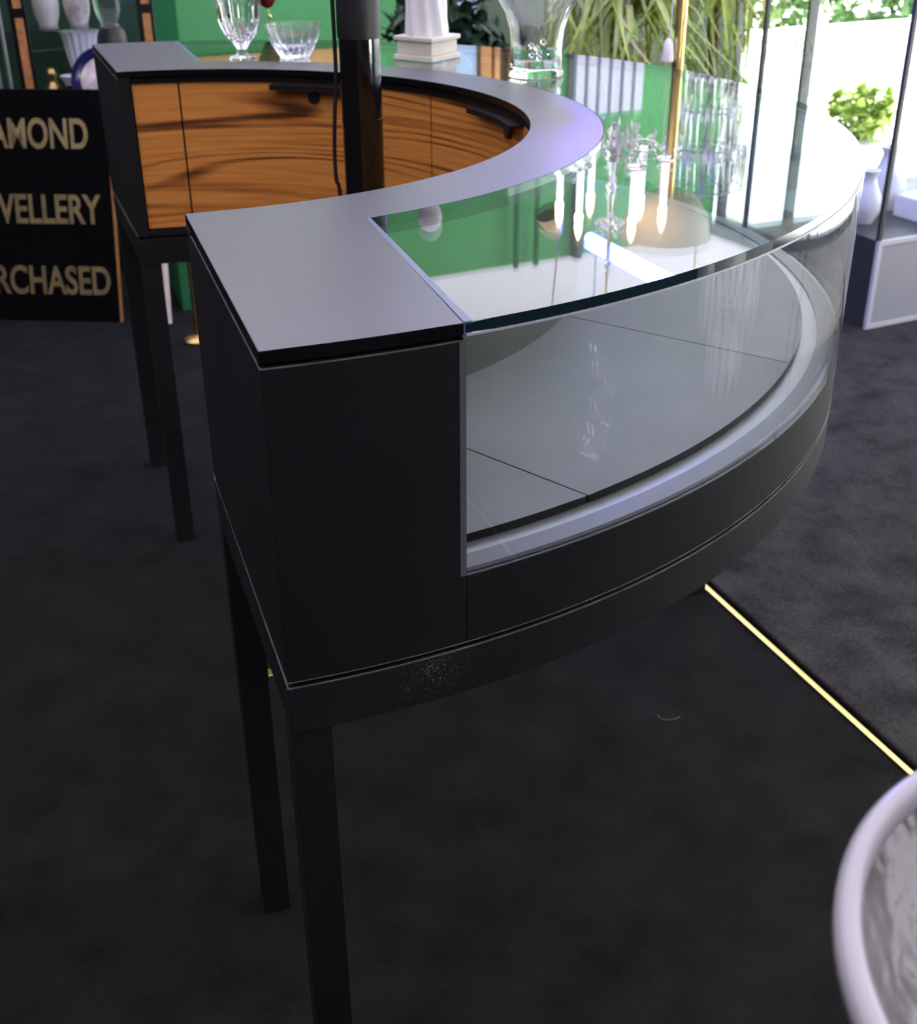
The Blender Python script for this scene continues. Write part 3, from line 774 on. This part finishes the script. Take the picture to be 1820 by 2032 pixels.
# ------------------------------------------------------------------ sign
ang = math.atan2(-.207, .338)
t = thing('sign_board', 'black gloss sign board with gold lettering on the carpet, far left', 'sign', (.295, 2.007, 0), ang)
lean = D(-11)
SW, SH = .58, .70
bd = obj('board', boxes((-SW, 0, 0, .016, 0, SH), bevel=.001), M['signblack'], t); bd.rotation_euler = (lean, 0, 0)
ed = obj('side_edging', boxes((0, .004, -.001, .017, .0, SH)), M['bamboo'], t); ed.rotation_euler = (lean, 0, 0)
def lettering(txt, cx, z, size, width):
    c = bpy.data.curves.new('txt', 'FONT'); c.body = txt; c.size = size; c.extrude = .0012; c.offset = size * .022; c.align_x = 'CENTER'; c.space_character = 1.0
    o = bpy.data.objects.new('txt', c); C.objects.link(o)
    bpy.context.view_layer.update()
    me = bpy.data.meshes.new_from_object(o.evaluated_get(bpy.context.evaluated_depsgraph_get()))
    bpy.data.objects.remove(o)
    xs = [v.co.x for v in me.vertices]; w = max(xs) - min(xs); k = width / w
    for v in me.vertices: v.co = Vector((cx + (v.co.x - (max(xs) + min(xs)) / 2) * k, -.0013 - v.co.z, z + v.co.y))
    me.materials.clear()
    L = link('lettering', me, M['goldletter'], bd); L['label'] = 'gold lettering reading ' + txt
LT = [('DIAMOND', -.253, .530, .122, .385), ('JEWELLERY', -.255, .306, .122, .44), ('PURCHASED', -.263, .088, .122, .48)]
for a_ in LT: lettering(*a_)
bm = boxes((-.30, -.26, .20, .22, 0, .56), bevel=.003); o = obj('support_strut', bm, M['lacquer'], t); o.rotation_euler = (D(3), 0, 0)

o = obj('wooden_slat', boxes((-.010, .010, -.012, .012, 0, .30), bevel=.002), M['palewood'], None, None, (.425, 1.93, 0)); o.rotation_euler = (0, D(3), D(20))
tag(o, 'pale wooden slat standing under the far end of the counter', 'slat')
# green plinth and brass foot behind the far end
t = thing('plinth', 'green box plinth on the carpet behind the far end of the counter', 'plinth', (.50, 2.02, 0), D(-8))
obj('plinth_body', boxes((0, .34, 0, .3, 0, .6), bevel=.004), M['greendark'], t)
t = thing('barrier_post', 'short brass post with a round base behind the counter, far left', 'post', (.462, 1.72, 0))
bm = bmesh.new(); lathe(bm, [(.040, 0), (.040, .008), (.03, .016), (.012, .022)], 32); obj('base', bm, M['brass'], t, 50)
bm = bmesh.new(); lathe(bm, [(.008, .02), (.008, .5), (.014, .51), (.012, .53), (.002, .54)], 20); obj('post', bm, M['brass'], t, 50)

# ------------------------------------------------------------------ black lacquer cabinet, far left
cab = thing('display_cabinet', 'black lacquer display cabinet with orange inlaid posts behind the sign', 'cabinet', (-.09, 2.72, 0), D(-8))
CW, CD = .76, .40
obj('base_cabinet', boxes((0, CW, 0, CD, 0, .52), bevel=.003), M['lacquer'], cab)
obj('back_panel', boxes((0, CW, CD - .012, CD, .52, 1.7)), M['cabback'], cab)
obj('top', boxes((-.01, CW + .01, -.01, CD, 1.7, 1.76), bevel=.003), M['lacquer'], cab)
obj('shelf', boxes((.03, CW - .03, .02, CD - .014, .80, .806)), M['glass'], cab)
for x in (0, .30, CW - .052):
    p_ = obj('post', boxes((x, x + .052, 0, .045, .52, 1.7), bevel=.002), M['lacquer'], cab)
    obj('inlay', boxes((x + .014, x + .040, -.003, .001, .53, .845), (x + .014, x + .040, -.003, .001, .875, 1.68)), M['bamboo'], p_)
obj('glass_door', boxes((.352, CW - .052, .018, .022, .52, 1.7)), M['glass'], cab)
bm = bmesh.new()
for k in range(3): tube(bm, [(.20 + k * .034, .02, .53), (.20 + k * .034, .02, 1.69)], .007, 10)
obj('chrome_rods', bm, M['channel'], cab, 50)
cm = Matrix.Translation((-.09, 2.72, 0)) @ Matrix.Rotation(D(-8), 4, 'Z')
def in_cab(x, y, z): return cm @ Vector((x, y, z))
# pleated white vase
bm = bmesh.new(); lathe(bm, [(.032, 0), (.036, .03), (.048, .09), (.058, .15), (.066, .166), (.060, .166), (.048, .12), (.03, .04)], 60, True, .06, 15)
o = obj('vase', bm, M['porcelain'], None, 60, in_cab(.515, .13, .622)); tag(o, 'white pleated vase inside the black lacquer cabinet', 'vase')
obj('riser', boxes((.45, .58, .06, .20, .52, .622), bevel=.002), M['lacquer'], cab)
# gold figure
bm = bmesh.new(); lathe(bm, [(.030, 0), (.032, .02), (.018, .03), (.026, .055), (.030, .08), (.016, .105), (.013, .115), (.018, .13), (.014, .15), (.003, .158)], 20, True, .12, 5)
o = obj('statuette', bm, M['brass'], None, 60, in_cab(.405, .10, .5205)); tag(o, 'small gold statuette inside the black lacquer cabinet', 'statuette')
# dark bust
bm = bmesh.new(); lathe(bm, [(.045, 0), (.045, .02), (.022, .035), (.022, .08), (.05, .11), (.056, .14), (.026, .17), (.022, .19), (.032, .215), (.030, .25), (.012, .272), (.001, .275)], 28)
o = obj('bust', bm, pbr('grey stone', (.16, .145, .13), .5, var=.3, vscale=15), None, 60, in_cab(.645, .20, .5205)); tag(o, 'grey stone bust inside the black lacquer cabinet', 'bust')
bm = bmesh.new(); lathe(bm, [(.018, 0), (.02, .006), (.034, .03), (.032, .032), (.018, .01)], 24)
o = obj('dish', bm, M['porcelain'], None, 60, in_cab(.462, .055, .622)); tag(o, 'little white dish beside the pleated vase', 'dish')
for k, (x, mt, lb) in enumerate(((.42, 'cream', 'small cream figure on the glass shelf, left'), (.52, 'floral', 'patterned pot on the glass shelf, middle'), (.62, 'frost', 'clear glass pot on the glass shelf, right'))):
    bm = bmesh.new(); lathe(bm, [(.03, 0), (.04, .03), (.045, .07), (.032, .12), (.02, .14), (.003, .15)], 24)
    o = obj('pot', bm, M[mt], None, 60, in_cab(x, .14, .8065)); tag(o, lb + ' of the lacquer cabinet', 'pot', 'pots on the cabinet shelf')
# plate with a dark blue rim, on a stand behind the sign
t = thing('plate', 'cobalt rimmed porcelain plate standing upright behind the sign', 'plate', (.462, 2.56, 0))
bm = bmesh.new(); lathe(bm, [(.002, 0), (.096, .002), (.112, .008), (.112, .012), (.096, .007), (.002, .005)], 48); a_ = obj('rim', bm, M['cobalt'], t, 40)
bm = bmesh.new(); lathe(bm, [(.001, .0045), (.074, .0055), (.080, .009), (.072, .0095), (.001, .0075)], 48); b_ = obj('painted_centre', bm, M['floral'], t, 40)
for q in (a_, b_): q.location = (0, 0, .645); q.rotation_euler = (D(82), 0, D(-6))
st = obj('plate_stand', boxes((-.05, .05, .0, .05, 0, .56), (-.05, .05, -.03, .0, .53, .56), (-.01, .01, .018, .03, .55, .70)), M['lacquer'], t); st.rotation_euler = (0, 0, D(-6))

# ------------------------------------------------------------------ near glass bowl, lower right corner
bx, by, bz = -.02, -1.61, .902
t = thing('side_table', 'slim white pedestal table under the large glass bowl', 'table', (bx, by, 0))
bm = bmesh.new(); lathe(bm, [(.13, 0), (.13, .012), (.02, .03), (.015, .05)], 32); obj('foot', bm, M['white'], t, 50)
bm = bmesh.new(); lathe(bm, [(.015, .04), (.015, .80)], 20); obj('column', bm, M['white'], t, 50)
bm = bmesh.new(); lathe(bm, [(.02, .795), (.06, .80), (.06, .812), (.058, .814)], 32); obj('top', bm, M['white'], t, 50)
t = thing('glass_bowl', 'large silvery glass bowl with a thick white rim, near lower right', 'bowl', (bx, by, .8145))
bm = bmesh.new(); Rr = .150
lathe(bm, [(.05, 0), (.09, .010), (.125, .035), (.144, .075), (.1435, .085), (.139, .078), (.120, .040), (.085, .020), (.04, .012)], 64)
obj('bowl', bm, M['silvered'], t, 60)
bm = bmesh.new()
for i in range(64):
    pass
lathe(bm, [(Rr - .009, .078), (Rr - .003, .079), (Rr, .083), (Rr, .089), (Rr - .003, .0925), (Rr - .008, .0925), (Rr - .0105, .089), (Rr - .0105, .081), (Rr - .009, .078)], 96, False)
obj('rim', bm, M['rimwhite'], t, 60)
# small table with candlestick and goblet, reflected in the front glass
t = thing('side_table', 'low round black table right of the white pedestal, holding crystal', 'table', (.80, -1.50, 0))
bm = bmesh.new(); lathe(bm, [(.14, 0), (.14, .012), (.02, .03), (.018, .40), (.16, .41), (.16, .425)], 36); obj('table_body', bm, M['lacquer'], t, 50)
t = thing('candlestick', 'crystal candlestick on the low round black table', 'candlestick', (.76, -1.47, .4255))
bm = bmesh.new(); lathe(bm, [(.05, 0), (.052, .01), (.02, .03), (.028, .055), (.014, .075), (.026, .10), (.014, .13), (.02, .16), (.032, .18), (.034, .20), (.02, .20)], 12); obj('stick', bm, M['crystal'], t)
t = thing('goblet', 'crystal goblet on the low round black table', 'goblet', (.87, -1.50, .4255))
bm = bmesh.new(); lathe(bm, [(.035, 0), (.034, .005), (.007, .012), (.007, .06), (.03, .085), (.037, .12), (.035, .15), (.032, .15), (.033, .12), (.02, .085)], 24, True, .04, 8); obj('cup', bm, M['crystal'], t)

# loose curled fibre on the carpet
bm = bmesh.new(); tube(bm, [(.644 + .022 * math.cos(a * .18 + 2.6), -.451 + .014 * math.sin(a * .18 + 2.6), .003 + .001 * math.sin(a * .3)) for a in range(16)], .0007, 6)
tag(obj('fibre', bm, M['hair']), 'tiny curled brown fibre lying on the black carpet', 'fibre')

# ------------------------------------------------------------------ light
w = bpy.data.worlds.new('World'); SC.world = w; w.use_nodes = True
nt = w.node_tree; bg = nt.nodes['Background']
sky = nt.nodes.new('ShaderNodeTexSky'); sky.sky_type = 'NISHITA'; sky.sun_disc = False
sky.sun_elevation = D(58); sky.sun_rotation = D(250)
hz = nt.nodes.new('ShaderNodeMix'); hz.data_type = 'RGBA'; hz.inputs['Factor'].default_value = .72; hz.inputs['B'].default_value = (1.68, 1.63, 1.55, 1)
nt.links.new(sky.outputs['Color'], hz.inputs['A']); nt.links.new(hz.outputs['Result'], bg.inputs['Color']); bg.inputs['Strength'].default_value = 2.6; sky.dust_density = 5; sky.air_density = .7
sl = bpy.data.lights.new('sun', 'SUN'); sl.energy = 24.; sl.angle = D(.6); sl.color = (1, .97, .92)
so = bpy.data.objects.new('sun', sl); C.objects.link(so); so.rotation_euler = Vector((-.46, -.10, -.85)).to_track_quat('-Z', 'Y').to_euler()   # high over the window side

# ------------------------------------------------------------------ camera
cd = bpy.data.cameras.new('camera'); co = bpy.data.objects.new('camera', cd); C.objects.link(co); SC.camera = co
Rv = Vector((0.89024581, -0.45544844, -0.00539553)); Uv = Vector((0.21805542, 0.41576377, 0.88294525)); Fv = Vector((0.39989277, 0.78721484, -0.46944496))
mw = Matrix((Rv, Uv, -Fv)).transposed().to_4x4(); mw.translation = Vector((-0.40872263, -1.74101232, 1.25632547))
co.matrix_world = mw
cd.sensor_fit = 'HORIZONTAL'; cd.sensor_width = 36; cd.lens = 36 * 2385.1 / 1820
cd.clip_start = .02; cd.clip_end = 100
cd.dof.use_dof = True; cd.dof.focus_distance = 1.12; cd.dof.aperture_fstop = 12.5

SC.view_settings.view_transform = 'Standard'; SC.view_settings.look = 'None'
SC.view_settings.gamma = 1; SC.view_settings.use_curve_mapping = False; SC.view_settings.exposure = 0.
SC.cycles.use_denoising = True
SC.cycles.max_bounces = 12; SC.cycles.transparent_max_bounces = 24; SC.cycles.transmission_bounces = 10; SC.cycles.glossy_bounces = 6
SC.cycles.sample_clamp_indirect = 6
